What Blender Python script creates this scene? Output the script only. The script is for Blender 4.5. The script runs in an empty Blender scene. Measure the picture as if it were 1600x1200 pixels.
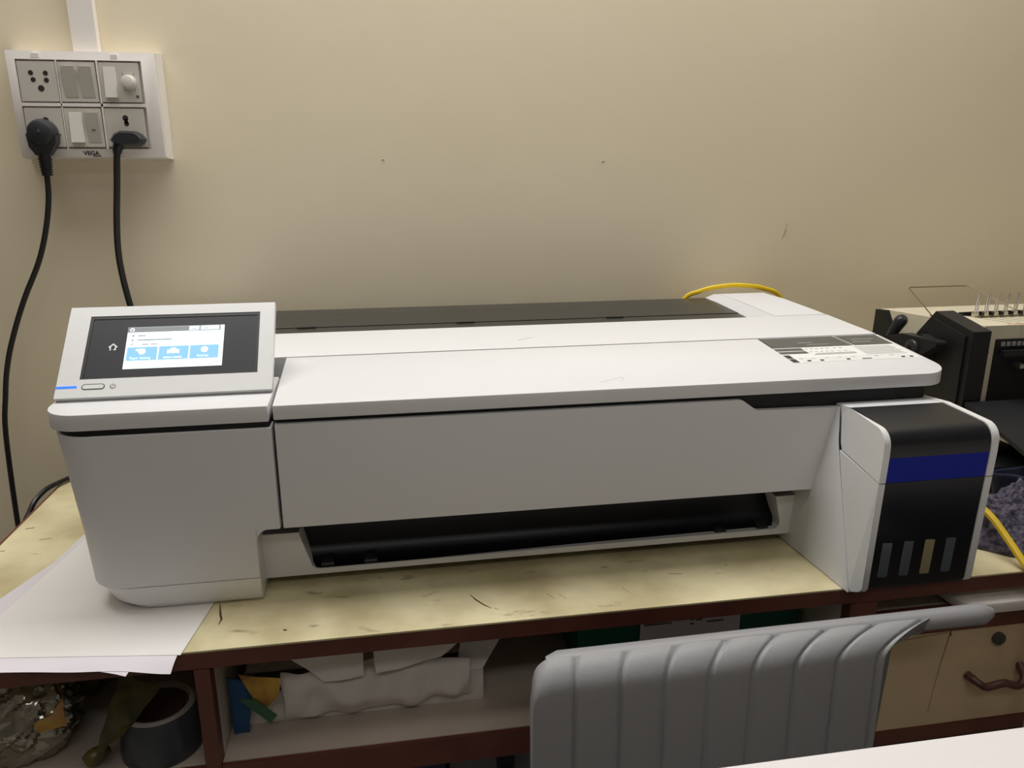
import bpy, bmesh, math, random
from mathutils import Vector, Matrix, noise

random.seed(7)
R = math.radians
S = bpy.context.scene
C = S.collection
TZ = 0.76            # table height: everything below is written with z = 0 on the table top

# ------------------------------------------------------------------ camera, world, lights, exposure
cam_d = bpy.data.cameras.new('camera'); cam = bpy.data.objects.new('camera', cam_d); C.objects.link(cam)
cam_d.sensor_fit = 'HORIZONTAL'; cam_d.sensor_width = 36; cam_d.lens = 27.0; cam_d.clip_start = 0.01
_yaw, _pit, _rol = R(-9.48), R(15.57), R(-0.15)
_f = Vector((-math.sin(_yaw)*math.cos(_pit), math.cos(_yaw)*math.cos(_pit), -math.sin(_pit)))
_r = Vector((math.cos(_yaw), math.sin(_yaw), 0)); _u = _r.cross(_f)
_r2 = _r*math.cos(_rol) + _u*math.sin(_rol); _u2 = -_r*math.sin(_rol) + _u*math.cos(_rol)
cam.matrix_world = Matrix(((_r2.x, _u2.x, -_f.x, 0.3293), (_r2.y, _u2.y, -_f.y, -0.7524),
                           (_r2.z, _u2.z, -_f.z, 0.4388 + TZ), (0, 0, 0, 1)))
S.camera = cam
w = bpy.data.worlds.new('world'); S.world = w; w.use_nodes = True
w.node_tree.nodes['Background'].inputs[0].default_value = (1, 0.97, 0.92, 1)
w.node_tree.nodes['Background'].inputs[1].default_value = 0.02

def area(name, loc, sx, sy, power, col, rot=(0, 0, 0)):
    d = bpy.data.lights.new(name, 'AREA'); d.shape = 'RECTANGLE'; d.size = sx; d.size_y = sy
    d.energy = power; d.color = col
    o = bpy.data.objects.new(name, d); C.objects.link(o); o.location = loc; o.rotation_euler = rot
    return o
area('tube_light_over_worktop', (0.42, 0.25, 1.66 + TZ), 2.2, 0.5, 18, (0.995, 0.992, 0.99))
area('fill_light_by_the_desk', (0.3, -0.55, 1.80 + TZ), 1.6, 0.3, 1.6, (1.0, 0.99, 0.975))  # added fill, no known fixture: softens the shadow below the switchboard
area('fill_light_mid_room', (0.4, -1.75, 1.80 + TZ), 1.6, 0.3, 3.8, (1.0, 0.99, 0.975))  # unseen fill added to brighten the front faces, chair and shelves
S.view_settings.view_transform = 'Standard'; S.view_settings.look = 'None'
S.view_settings.gamma = 1; S.view_settings.use_curve_mapping = False
S.view_settings.exposure = 0.52

# ------------------------------------------------------------------ materials
def srgb(r, g, b):
    def f(c):
        c /= 255
        return c/12.92 if c <= .04045 else ((c+.055)/1.055)**2.4
    return (f(r), f(g), f(b), 1)

def mat(name, col, rough=.5, metal=0, bump=0, bscale=200, var=0, vscale=6, col2=None, spec=.5, trans=0, emit=0, coat=0, alpha=1):
    m = bpy.data.materials.new(name); m.use_nodes = True
    n = m.node_tree.nodes; l = m.node_tree.links; b = n['Principled BSDF']
    b.inputs['Base Color'].default_value = col; b.inputs['Roughness'].default_value = rough
    b.inputs['Metallic'].default_value = metal; b.inputs['Specular IOR Level'].default_value = spec
    b.inputs['Transmission Weight'].default_value = trans; b.inputs['Coat Weight'].default_value = coat
    b.inputs['Alpha'].default_value = alpha
    if emit:
        b.inputs['Emission Color'].default_value = col; b.inputs['Emission Strength'].default_value = emit
    tc = n.new('ShaderNodeTexCoord')
    if var or col2:
        t = n.new('ShaderNodeTexNoise'); t.inputs['Scale'].default_value = vscale; t.inputs['Detail'].default_value = 6
        l.new(tc.outputs['Object'], t.inputs['Vector'])
        rp = n.new('ShaderNodeValToRGB')
        c2 = col2 if col2 else tuple(c*(1-var) for c in col[:3]) + (1,)
        rp.color_ramp.elements[0].color = c2; rp.color_ramp.elements[0].position = .35
        rp.color_ramp.elements[1].color = col; rp.color_ramp.elements[1].position = .62
        l.new(t.outputs['Fac'], rp.inputs['Fac']); l.new(rp.outputs['Color'], b.inputs['Base Color'])
    if bump:
        t = n.new('ShaderNodeTexNoise'); t.inputs['Scale'].default_value = bscale; t.inputs['Detail'].default_value = 3
        l.new(tc.outputs['Object'], t.inputs['Vector'])
        bp = n.new('ShaderNodeBump'); bp.inputs['Strength'].default_value = bump; bp.inputs['Distance'].default_value = .002
        l.new(t.outputs['Fac'], bp.inputs['Height']); l.new(bp.outputs['Normal'], b.inputs['Normal'])
    return m

M = {}
M['wall'] = mat('wall_paint', srgb(235, 223, 195), .5, bump=.12, bscale=35, col2=srgb(230, 217, 188), vscale=1.6)
M['wall_scuff'] = mat('wall_scuff', srgb(188, 174, 146), .8)
M['room'] = mat('room_wall_paint', srgb(150, 145, 138), .7)
M['white'] = mat('printer_white', srgb(221, 221, 222), .42, bump=.04, bscale=1500)
M['white2'] = mat('printer_white_smooth', srgb(226, 226, 225), .32)
M['grey_plastic'] = mat('grey_plastic', srgb(150, 152, 150), .5)
M['black'] = mat('black_plastic', srgb(22, 23, 27), .38, bump=.03, bscale=900)
M['blackgloss'] = mat('black_gloss', srgb(14, 16, 24), .3, spec=.3)
M['groove'] = mat('groove_black', srgb(8, 9, 12), .6)
M['bezel'] = mat('bezel_black', srgb(50, 50, 54), .38, spec=.3)
M['bezel_rim'] = mat('bezel_rim', srgb(28, 28, 30), .4)
M['strip'] = mat('smoked_cover', srgb(48, 49, 47), .3, spec=.3)
M['blue'] = mat('blue_band', srgb(6, 28, 146), .5, spec=.2)
M['navyglass'] = mat('dark_window_panel', srgb(9, 11, 20), .3, spec=.3)
M['switch'] = mat('switch_plate_white', srgb(236, 229, 222), .3)
M['module'] = mat('switch_module', srgb(203, 197, 186), .35)
M['rocker'] = mat('rocker_white', srgb(222, 217, 206), .3)
M['rocker_on'] = mat('rocker_grey', srgb(186, 180, 168), .3)
M['hole'] = mat('hole_dark', srgb(40, 33, 28), .7)
M['ink_grey'] = mat('ink_window', srgb(84, 90, 98), .2)
M['ink_yellow'] = mat('ink_window_yellow', srgb(150, 140, 105), .2)
M['screen_w'] = mat('screen_white', srgb(228, 242, 250), .5, emit=.5, spec=.2)
M['screen_b'] = mat('screen_blue', srgb(132, 184, 226), .5, emit=.42, spec=.2)
M['screen_g'] = mat('screen_grey', srgb(138, 142, 144), .5, emit=.22, spec=.2)
M['screen_icon'] = mat('screen_icon_white', srgb(240, 248, 252), .5, emit=.6, spec=.2)
M['screen_t'] = mat('screen_text', srgb(150, 162, 172), .5, emit=.25, spec=.2)
M['led'] = mat('blue_led', srgb(20, 90, 255), .4, emit=1.2)
M['line'] = mat('printed_grey', srgb(95, 95, 95), .5)
M['print_white'] = mat('print_white', srgb(245, 245, 245), .5)
M['label_w'] = mat('label_white', srgb(232, 232, 230), .5)
M['label_d'] = mat('label_dark', srgb(92, 91, 86), .5, var=.15, vscale=90)
M['label_k'] = mat('label_black', srgb(45, 45, 44), .5)
M['label_l'] = mat('label_light_grey', srgb(172, 172, 168), .5)
M['brown'] = mat('red_brown_paint', srgb(112, 62, 50), .45, bump=.2, bscale=60, col2=srgb(92, 48, 38), vscale=14)
M['pale_panel'] = mat('pale_laminate', srgb(214, 207, 194), .5, col2=srgb(200, 193, 180), vscale=8)
M['shelf'] = mat('shelf_laminate', srgb(210, 196, 184), .45, col2=srgb(196, 183, 171), vscale=7)
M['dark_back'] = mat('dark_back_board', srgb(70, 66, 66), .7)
M['paper'] = mat('paper_white', srgb(236, 232, 228), .7, var=.04, vscale=9)
M['paper2'] = mat('paper_lilac_white', srgb(226, 220, 226), .7)
M['cable'] = mat('black_cable', srgb(20, 20, 22), .38)
M['yellow_cable'] = mat('yellow_cable', srgb(226, 190, 30), .4)
M['plug'] = mat('plug_black', srgb(44, 46, 50), .35)
M['cream'] = mat('machine_cream', srgb(222, 214, 188), .4, bump=.05, bscale=600)
M['mblack'] = mat('machine_black', srgb(24, 25, 28), .45, bump=.12, bscale=400)
M['chrome'] = mat('chrome', srgb(205, 200, 192), .22, metal=1)
M['wire'] = mat('wire_steel', srgb(150, 138, 112), .35, metal=.8)
M['red'] = mat('red_print', srgb(205, 120, 110), .6)
M['towel'] = mat('towel_fibre', srgb(112, 106, 120), .95, bump=1.0, bscale=420, col2=srgb(58, 55, 70), vscale=130, spec=.1)
M['navycloth'] = mat('navy_cloth', srgb(34, 38, 56), .85, bump=.4, bscale=500, spec=.2)
M['chair'] = mat('chair_leatherette', srgb(152, 152, 154), .5, bump=.15, bscale=700)
M['chair_rail'] = mat('chair_rail_grey', srgb(150, 149, 151), .45)
M['desk_white'] = mat('white_desk', srgb(238, 234, 234), .4)
M['green'] = mat('green_file', srgb(0, 92, 76), .5)
M['green2'] = mat('green_card', srgb(60, 104, 72), .6)
M['yellow'] = mat('yellow_packet', srgb(198, 160, 62), .5, col2=srgb(160, 108, 56), vscale=40)
M['bluebag'] = mat('blue_plastic', srgb(30, 78, 122), .4)
M['navybox'] = mat('navy_carton', srgb(34, 42, 74), .5)
M['greybox'] = mat('grey_carton', srgb(120, 118, 122), .6)
M['carton'] = mat('white_carton', srgb(232, 225, 219), .6, var=.1, vscale=18)
M['foil'] = mat('silver_foil', srgb(168, 164, 152), .17, metal=.92)
M['olive'] = mat('olive_film', srgb(120, 112, 50), .25, col2=srgb(70, 66, 44), vscale=22)
M['film'] = mat('olive_translucent_film', srgb(104, 98, 56), .25, col2=srgb(58, 56, 42), vscale=30, alpha=.7)
M['tape_rim'] = mat('tape_rim_grey', srgb(150, 145, 138), .5)
M['tape_in'] = mat('tape_core_brown', srgb(86, 56, 48), .7)
M['tape_side'] = mat('tape_side_dark', srgb(62, 66, 72), .3)
M['lock'] = mat('lock_steel', srgb(92, 88, 86), .35, metal=.6)
M['handle'] = mat('brown_handle', srgb(92, 58, 54), .35)
M['screw'] = mat('screw_brown', srgb(110, 84, 58), .4, metal=.5)
M['floor'] = mat('floor_tile', srgb(170, 164, 156), .4, var=.1, vscale=3)
M['ceil'] = mat('ceiling_paint', srgb(225, 220, 210), .7)
M['frame_dark'] = mat('chair_frame', srgb(40, 40, 42), .4)

def wood_top():
    m = bpy.data.materials.new('worn_cream_laminate'); m.use_nodes = True
    n = m.node_tree.nodes; l = m.node_tree.links; b = n['Principled BSDF']; b.inputs['Roughness'].default_value = .38
    tc = n.new('ShaderNodeTexCoord')
    t1 = n.new('ShaderNodeTexNoise'); t1.inputs['Scale'].default_value = 11; t1.inputs['Detail'].default_value = 7
    r1 = n.new('ShaderNodeValToRGB'); r1.color_ramp.elements[0].color = srgb(196, 182, 140); r1.color_ramp.elements[1].color = srgb(230, 219, 178)
    r1.color_ramp.elements[0].position = .35; r1.color_ramp.elements[1].position = .6
    l.new(tc.outputs['Object'], t1.inputs['Vector']); l.new(t1.outputs['Fac'], r1.inputs['Fac'])
    # stretched scuffs and specks
    mp = n.new('ShaderNodeMapping'); mp.inputs['Scale'].default_value = (26, 60, 20); mp.inputs['Rotation'].default_value = (0, 0, .5)
    l.new(tc.outputs['Object'], mp.inputs['Vector'])
    t2 = n.new('ShaderNodeTexNoise'); t2.inputs['Scale'].default_value = 1; t2.inputs['Detail'].default_value = 4
    l.new(mp.outputs['Vector'], t2.inputs['Vector'])
    r2 = n.new('ShaderNodeValToRGB'); r2.color_ramp.elements[0].position = .655; r2.color_ramp.elements[1].position = .74
    r2.color_ramp.elements[0].color = (0, 0, 0, 1); r2.color_ramp.elements[1].color = (1, 1, 1, 1)
    l.new(t2.outputs['Fac'], r2.inputs['Fac'])
    mx = n.new('ShaderNodeMixRGB'); mx.inputs['Color2'].default_value = srgb(120, 108, 82)
    sc = n.new('ShaderNodeMath'); sc.operation = 'MULTIPLY'; sc.inputs[1].default_value = .6
    l.new(r2.outputs['Color'], sc.inputs[0]); l.new(sc.outputs[0], mx.inputs['Fac'])
    l.new(r1.outputs['Color'], mx.inputs['Color1']); l.new(mx.outputs['Color'], b.inputs['Base Color'])
    return m
M['top'] = wood_top()
def drawer_mat():
    return mat('drawer_laminate', srgb(222, 198, 158), .45, col2=srgb(208, 184, 146), vscale=9)
M['drawer'] = drawer_mat()

# ------------------------------------------------------------------ mesh helpers
ORIG = {}            # build-space origin of every thing
def inset(poly, d):
    n = len(poly); out = []
    for i in range(n):
        a = Vector(poly[i-1]); b = Vector(poly[i]); c = Vector(poly[(i+1) % n])
        e1 = (b-a).normalized(); e2 = (c-b).normalized()
        n1 = Vector((-e1.y, e1.x)); n2 = Vector((-e2.y, e2.x))
        k = n1+n2; k = k/max(.2, k.dot(k))*2
        out.append((b.x+k.x*d, b.y+k.y*d))
    return out
def rpoly(pts, seg=6):
    """pts: (a, b, radius) counter-clockwise -> polygon with rounded corners"""
    out = []; n = len(pts)
    for i in range(n):
        p = Vector(pts[i][:2]); r = pts[i][2] if len(pts[i]) > 2 else 0
        if r <= 0: out.append((p.x, p.y)); continue
        a = (Vector(pts[i-1][:2])-p).normalized(); b = (Vector(pts[(i+1) % n][:2])-p).normalized()
        ang = a.angle(b); d = r/math.tan(ang/2)
        s = p+a*d; e = p+b*d; ctr = p+(a+b).normalized()*(r/math.sin(ang/2))
        v0 = s-ctr; v1 = e-ctr; tot = v0.angle(v1); cr = v0.x*v1.y-v0.y*v1.x; sg = 1 if cr > 0 else -1
        for k in range(seg+1):
            t = sg*tot*k/seg
            out.append((ctr.x+v0.x*math.cos(t)-v0.y*math.sin(t), ctr.y+v0.x*math.sin(t)+v0.y*math.cos(t)))
    return out
def smooth_path(pts, n=8):
    P = [Vector(p) for p in pts]; P = [P[0]*2-P[1]] + P + [P[-1]*2-P[-2]]; out = []
    for i in range(1, len(P)-2):
        for k in range(n):
            t = k/n; a, b, c, d = P[i-1:i+3]
            out.append(.5*((2*b)+(c-a)*t+(2*a-5*b+4*c-d)*t*t+(3*b-a-3*c+d)*t**3))
    out.append(P[-2]); return out

class MB:
    def __init__(s): s.bm = bmesh.new()
    def _bev(s, verts, bev, seg=2):
        if bev > 0:
            vs = set(verts); ed = [e for e in s.bm.edges if e.verts[0] in vs and e.verts[1] in vs and len(e.link_faces) == 2 and e.calc_face_angle(0) > .45]
            bmesh.ops.bevel(s.bm, geom=ed, offset=bev, segments=seg, profile=.5, affect='EDGES', clamp_overlap=True)
    def rings(s, rings, cap=True, close=True):
        V = [[s.bm.verts.new(p) for p in r] for r in rings]; n = len(V[0])
        for a, b in zip(V, V[1:]):
            for i in range(n if close else n-1):
                j = (i+1) % n
                try: s.bm.faces.new((a[i], a[j], b[j], b[i]))
                except ValueError: pass
        if cap:
            s.bm.faces.new(V[0][::-1]); s.bm.faces.new(V[-1])
        return [v for r in V for v in r]
    def box(s, x0, x1, y0, y1, z0, z1, bev=0, seg=2, rot=None):
        r0 = [(x0, y0, z0), (x1, y0, z0), (x1, y1, z0), (x0, y1, z0)]; r1 = [(a, b, z1) for a, b, _ in r0]
        v = s.rings([r0, r1]); s._bev(v, bev, seg)
        return s
    def prism(s, poly, axis, a, b, bev=0, seg=2):
        f = {'x': lambda p, t: (t, p[0], p[1]), 'y': lambda p, t: (p[0], t, p[1]), 'z': lambda p, t: (p[0], p[1], t)}[axis]
        v = s.rings([[f(p, a) for p in poly], [f(p, b) for p in poly]]); s._bev(v, bev, seg); return s
    def plate(s, poly, ztop, zbot, r):
        zt = ztop if callable(ztop) else (lambda x, y: ztop); zb = zbot if callable(zbot) else (lambda x, y: zbot)
        i1 = inset(poly, r); i2 = inset(poly, r*.3)
        s.rings([[(x, y, zb(x, y)) for x, y in i1], [(x, y, zb(x, y)+r*.3) for x, y in i2], [(x, y, zb(x, y)+r) for x, y in poly],
                 [(x, y, zt(x, y)-r) for x, y in poly], [(x, y, zt(x, y)-r*.3) for x, y in i2], [(x, y, zt(x, y)) for x, y in i1]]); return s
    def tube(s, pts, r, seg=8, cap=True):
        P = [Vector(p) for p in pts]; rr = r if isinstance(r, (list, tuple)) else [r]*len(P)
        up = Vector((0, 0, 1)); rings = []; t0 = (P[1]-P[0]).normalized()
        if abs(t0.dot(up)) > .95: up = Vector((1, 0, 0))
        x = t0.cross(up).normalized()
        for i, p in enumerate(P):
            t = (P[min(i+1, len(P)-1)]-P[max(i-1, 0)]).normalized()
            x = (x-t*x.dot(t)).normalized(); y = t.cross(x)
            rings.append([p+(x*math.cos(a)+y*math.sin(a))*rr[i] for a in (2*math.pi*k/seg for k in range(seg))])
        s.rings(rings, cap); return s
    def cyl(s, p0, p1, r0, r1=None, seg=20, bev=0):
        r1 = r0 if r1 is None else r1
        P0, P1 = Vector(p0), Vector(p1); t = (P1-P0).normalized(); u = Vector((0, 0, 1)) if abs(t.z) < .9 else Vector((1, 0, 0))
        x = t.cross(u).normalized(); y = t.cross(x)
        ring = lambda p, r: [p+(x*math.cos(a)+y*math.sin(a))*r for a in (2*math.pi*k/seg for k in range(seg))]
        if bev: s.rings([ring(P0, r0), ring(P1-t*bev, r1), ring(P1-t*bev*.3, r1-bev*.3), ring(P1, r1-bev)])
        else: s.rings([ring(P0, r0), ring(P1, r1)])
        return s
    def lathe(s, prof, ctr, axis=(0, 0, 1), seg=32):
        """prof: (radius, height) pairs, closed loop"""
        A = Vector(axis).normalized(); u = Vector((0, 1, 0)) if abs(A.y) < .9 else Vector((1, 0, 0)); x = A.cross(u).normalized(); y = A.cross(x); c = Vector(ctr)
        rings = [[c+A*h+(x*math.cos(2*math.pi*k/seg)+y*math.sin(2*math.pi*k/seg))*r for k in range(seg)] for r, h in prof]
        rings.append(rings[0]); s.rings(rings, cap=False); bmesh.ops.remove_doubles(s.bm, verts=s.bm.verts, dist=1e-6); return s
    def grid(s, fn, nu, nv, thick=None):
        V = [[s.bm.verts.new(fn(i/nu, j/nv)) for j in range(nv+1)] for i in range(nu+1)]
        for i in range(nu):
            for j in range(nv): s.bm.faces.new((V[i][j], V[i+1][j], V[i+1][j+1], V[i][j+1]))
        if thick:
            s.bm.normal_update()
            bmesh.ops.solidify(s.bm, geom=s.bm.faces[:], thickness=thick)
        return s
    def quadxz(s, x0, x1, z0, z1, y, d=.0004): return s.box(x0, x1, y-d, y, z0, z1)

def link(name, mb, m, org, sharp=34, smooth=True):
    bm = mb.bm if isinstance(mb, MB) else mb
    bmesh.ops.recalc_face_normals(bm, faces=bm.faces)
    bmesh.ops.translate(bm, verts=bm.verts, vec=-Vector(org))
    me = bpy.data.meshes.new(name); bm.to_mesh(me); bm.free(); me.materials.append(m)
    if smooth:
        me.polygons.foreach_set('use_smooth', [True]*len(me.polygons)); me.set_sharp_from_angle(angle=R(sharp))
    o = bpy.data.objects.new(name, me); C.objects.link(o); return o
def thing(name, label, cat, loc, group=None):
    o = bpy.data.objects.new(name, None); C.objects.link(o); o.location = loc; o.empty_display_size = .05
    o['label'] = label; o['category'] = cat
    if group: o['group'] = group
    ORIG[o.name] = Vector(loc); return o
def part(name, mb, m, parent, label=None, **k):
    o = link(name, mb, m, ORIG[parent.name], **k); o.parent = parent; ORIG[o.name] = ORIG[parent.name]
    if label: o['label'] = label
    return o
def solo(name, mb, m, label, cat, loc, group=None, **k):
    o = link(name, mb, m, loc, **k); o.location = loc; o['label'] = label; o['category'] = cat; ORIG[o.name] = Vector(loc)
    if group: o['group'] = group
    return o
def struct(name, mb, m, loc=(0, 0, 0)):
    o = link(name, mb, m, loc); o.location = loc; o['kind'] = 'structure'; return o
def text_mesh(txt, size, bold=0.0):
    cu = bpy.data.curves.new('txt', 'FONT'); cu.body = txt; cu.size = size; cu.align_x = 'LEFT'; cu.offset = bold
    o = bpy.data.objects.new('txt', cu); C.objects.link(o); dg = bpy.context.evaluated_depsgraph_get()
    me = bpy.data.meshes.new_from_object(o.evaluated_get(dg)); bpy.data.objects.remove(o); bpy.data.curves.remove(cu)
    bm = bmesh.new(); bm.from_mesh(me); bpy.data.meshes.remove(me); return bm
def xform(bm, mtx): bmesh.ops.transform(bm, matrix=mtx, verts=bm.verts); return bm

# ------------------------------------------------------------------ the room
FZ = -TZ; WY = .53; CZ = 1.86
struct('wall_back', MB().box(-1.9, 2.6, WY, WY+.1, FZ, CZ), M['wall'])
struct('wall_left', MB().box(-2.0, -1.9, -2.6, WY+.1, FZ, CZ), M['room'])
struct('wall_right', MB().box(2.6, 2.7, -2.6, WY+.1, FZ, CZ), M['room'])
struct('wall_front', MB().box(-2.0, 2.7, -2.7, -2.6, FZ, CZ), M['room'])
struct('floor', MB().box(-2.0, 2.7, -2.7, WY+.1, FZ-.1, FZ), M['floor'])
struct('ceiling', MB().box(-2.0, 2.7, -2.7, WY+.1, CZ, CZ+.1), M['ceil'])

wb = bpy.data.objects['wall_back']; ORIG['wall_back'] = Vector((0, 0, 0))
for pp in ([(1.0285, WY, .322), (1.033, WY, .334), (1.036, WY, .347)], [(.335, WY, .455), (.339, WY, .456)], [(.695, WY, .452), (.699, WY, .4535)]):
    part('scuff_mark', MB().tube(pp, [.0005, .0016, .0006][:len(pp)], 5), M['wall_scuff'], wb)
# ------------------------------------------------------------------ worktop and the cabinets under it
FY = -.078
t = thing('worktop', 'long worn cream laminate worktop with a red-brown front edge under the printer', 'worktop', (.9, .22, -.02))
part('board', MB().box(-.146, 2.2, FY+.004, WY-.002, -.0195, 0, .0006, 1).box(-.1505, 2.2, FY-.0004, FY+.0041, -.0019, 0, .0004, 1), M['top'], t)
part('edge_band', MB().box(-.15, 2.2, FY, FY+.004, -.0195, -.0020, .0005, 1).box(-.15, -.146, FY+.004, WY-.002, -.0195, -.0006), M['brown'], t, 'red-brown painted edge strip')
mb = None       # knife scratches and dents in the laminate
def scratch(_, pts, r): part('scratch', MB().tube([(x, y, .0001) for x, y in pts], [r*(.35 if i in (0, len(pts)-1) else 1) for i in range(len(pts))], 4), M['screw'], t)
scratch(mb, [(.405, -.022), (.41, -.033), (.417, -.044), (.424, -.052)], .0009); scratch(mb, [(.427, -.052), (.431, -.056)], .0007)
scratch(mb, [(.144, .004), (.148, -.016), (.151, -.026), (.15, -.035)], .0011); scratch(mb, [(.487, -.034), (.493, -.046)], .0006)
scratch(mb, [(.499, -.036), (.505, -.048)], .0006); scratch(mb, [(.57, -.036), (.575, -.047)], .0005)
scratch(mb, [(.63, -.015), (.645, -.019)], .0008); scratch(mb, [(.56, .012), (.567, .010)], .0016); scratch(mb, [(.7, -.008), (.704, -.009)], .0012)
scratch(mb, [(-.135, .23), (-.125, .232)], .0016); scratch(mb, [(-.14, .17), (-.134, .171)], .0012); scratch(mb, [(-.105, .195), (-.092, .197)], .0008)
scratch(mb, [(-.125, .365), (-.116, .367)], .0014); scratch(mb, [(.215, -.056), (.217, -.0565), (.219, -.057)], .0013)

t = thing('open_shelf_unit', 'open shelf unit with red-brown edges and pale boards below the printer', 'shelf unit', (.33, .2, FZ))
part('post', MB().box(.133, .1475, FY, FY+.016, FZ, -.0205, .0008, 1), M['brown'], t, 'red-brown upright front post')
part('post', MB().box(.8185, .850, FY, FY+.016, FZ, -.0205, .0008, 1), M['brown'], t, 'red-brown upright front post')
part('post', MB().box(-.146, -.132, FY, FY+.016, FZ, -.0205, .0008, 1), M['brown'], t, 'red-brown upright front post')
part('side_panel', MB().box(.133, .1475, FY+.0165, .40, FZ, -.0205), M['pale_panel'], t)
part('side_panel', MB().box(.8185, .850, FY+.0165, .40, FZ, -.0205), M['pale_panel'], t)
part('side_panel', MB().box(-.146, -.132, FY+.0165, .40, FZ, -.0205), M['pale_panel'], t)
part('back_board', MB().box(-.146, .850, .4005, .412, FZ, -.0205), M['dark_back'], t)
for x0, x1, zt in ((-.1315, .1325, -.132), (.148, .818, -.132), (-.1315, .1325, -.40), (.148, .818, -.40)):
    b = part('shelf_board', MB().box(x0, x1, FY+.005, .40, zt-.03, zt, .0006, 1), M['shelf'], t)
    part('edge_band', MB().box(x0, x1, FY, FY+.0045, zt-.031, zt-.0007, .0006, 1), M['brown'], b, 'red-brown edge strip')

t = thing('drawer_unit', 'cream drawer unit with dark brown rails at the right end of the worktop', 'drawer unit', (1.2, .2, FZ))
part('side_panel', MB().box(1.62, 1.64, FY, .40, FZ, -.0205), M['pale_panel'], t)
part('back_board', MB().box(.8505, 1.62, .4005, .412, FZ, -.0205), M['dark_back'], t)
part('rail', MB().box(.8505, 1.62, FY, FY+.02, -.0685, -.046, .0008, 1), M['brown'], t, 'dark brown rail above the drawer')
part('rail', MB().box(.8505, 1.62, FY, FY+.02, -.214, -.1965, .0008, 1), M['brown'], t, 'dark brown rail below the drawer')
part('dust_board', MB().box(.8505, 1.62, FY+.021, .40, -.062, -.05), M['pale_panel'], t)
d = part('drawer', MB().box(.858, 1.30, FY+.002, FY+.02, -.1955, -.0695, .001, 1).box(.87, 1.29, FY+.02, .3, -.19, -.08), M['drawer'], t, 'cream drawer front with a pencil line')
mb = MB(); mb.tube([(.9495, FY+.002, -.069), (.951, FY+.002, -.076)], .0010, 4); mb.tube([(.9495, FY+.002, -.073), (.944, FY+.002, -.11), (.940, FY+.002, -.145), (.9375, FY+.002, -.178)], [.0006, .0005, .0003, .0003], 4)
mb.tube([(.874, FY+.002, -.0765), (.9495, FY+.002, -.0715)], .00035, 4)
part('pencil_line', mb, M['screw'], d, 'dark pencil crack line')
lk = MB().cyl((1.013, FY+.003, -.0855), (1.013, FY-.003, -.0855), .0078, seg=24, bev=.0012).box(1.0122, 1.0138, FY-.0036, FY-.0028, -.089, -.082)
part('lock', lk, M['lock'], d, 'round steel drawer lock')
hp = smooth_path([(.981, FY+.002, -.131), (.9845, FY-.010, -.131), (.990, FY-.016, -.1345), (.999, FY-.018, -.139), (1.008, FY-.019, -.136), (1.016, FY-.020, -.133), (1.025, FY-.019, -.136), (1.034, FY-.018, -.139), (1.043, FY-.016, -.1345), (1.0475, FY-.010, -.131), (1.051, FY+.002, -.131)], 5)
hp = smooth_path([(.981, FY+.002, -.1315), (.985, FY-.011, -.1335), (.993, FY-.015, -.1375), (1.004, FY-.016, -.1355), (1.016, FY-.017, -.1335), (1.028, FY-.016, -.1385), (1.038, FY-.015, -.1405), (1.046, FY-.011, -.1345), (1.050, FY+.002, -.1245)], 6)
part('handle', MB().tube(hp, [.0045 if 4 < i < len(hp)-5 else .0052 for i in range(len(hp))], 10), M['handle'], d, 'wavy brown pull handle')
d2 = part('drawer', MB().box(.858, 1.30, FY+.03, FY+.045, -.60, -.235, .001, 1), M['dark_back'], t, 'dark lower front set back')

# ------------------------------------------------------------------ the large format printer
P = thing('large_format_printer', 'wide white large format printer with touch screen and black ink tank on the worktop', 'printer', (.48, .2, .0))
zl = lambda x, y: .2155+.09*y          # plane of lid and left slab
# left housing
mb = MB()
def lh(x0, x1, y0, r, yb=.47): return rpoly([(x0, yb, .03), (x0, y0, r), (x1, y0, .002), (x1, yb, .002)], 8)
def ring(poly, z): return [(x, y, z) for x, y in poly]
mb.rings([ring(lh(.0155, .188, .0, .042), .0295), ring(lh(.0125, .1885, .0, .042), .0832)])
mb.rings([ring(lh(.0125, .2125, .0, .042), .0832), ring(lh(.0035, .2125, .0, .038), .1922), ring(lh(.0043, .2119, .0008, .0375), .1930)])
mb.prism([(.1885, .0832)] + [(.2005-.012*math.cos(a), .0712+.012*math.sin(a)) for a in [R(q) for q in range(0, 91, 15)]], 'y', .0002, .03)
part('left_housing', mb, M['white'], P)
mb = MB()
mb.rings([ring(lh(.042, .1875, .007, .04), .0016), ring(lh(.030, .1882, .0015, .043), .010), ring(lh(.018, .1882, .0005, .043), .0285)])
part('left_foot', mb, M['white2'], P, 'chamfered white foot')
part('groove_strip', MB().plate(rpoly([(.006, .30, 0), (.006, .0030, .036), (.2105, .0030, .001), (.2105, .30, 0)], 8), .2, .1925, .0003)
     .prism([(.2165, .194), (.71, .194), (.9, .17), (.9, .2005), (.2165, .2005)], 'y', .006, .02).plate(rpoly([(.7, .30, 0), (.7, .007, 0), (.948, .007, .02), (.948, .30, .0)], 8), .2005, .176, .0003), M['groove'], P, 'black recessed line under the lid')
part('inner_core', MB().box(.186, .80, .0665, .46, .0125, .197).box(.19, .80, .021, .0664, .0835, .197).box(.80, .950, .062, .46, .015, .197), M['groove'], P)
part('rear_housing', MB().box(.8, .958, .063, .47, .012, .196, .004), M['white'], P)
part('left_slab', MB().plate(rpoly([(.0, .1, .004), (.0, 0, .034), (.2108, 0, .0012), (.2108, .1, .004)], 10), lambda x, y: .2158+.035*y, .1992, .0010), M['white'], P)
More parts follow.
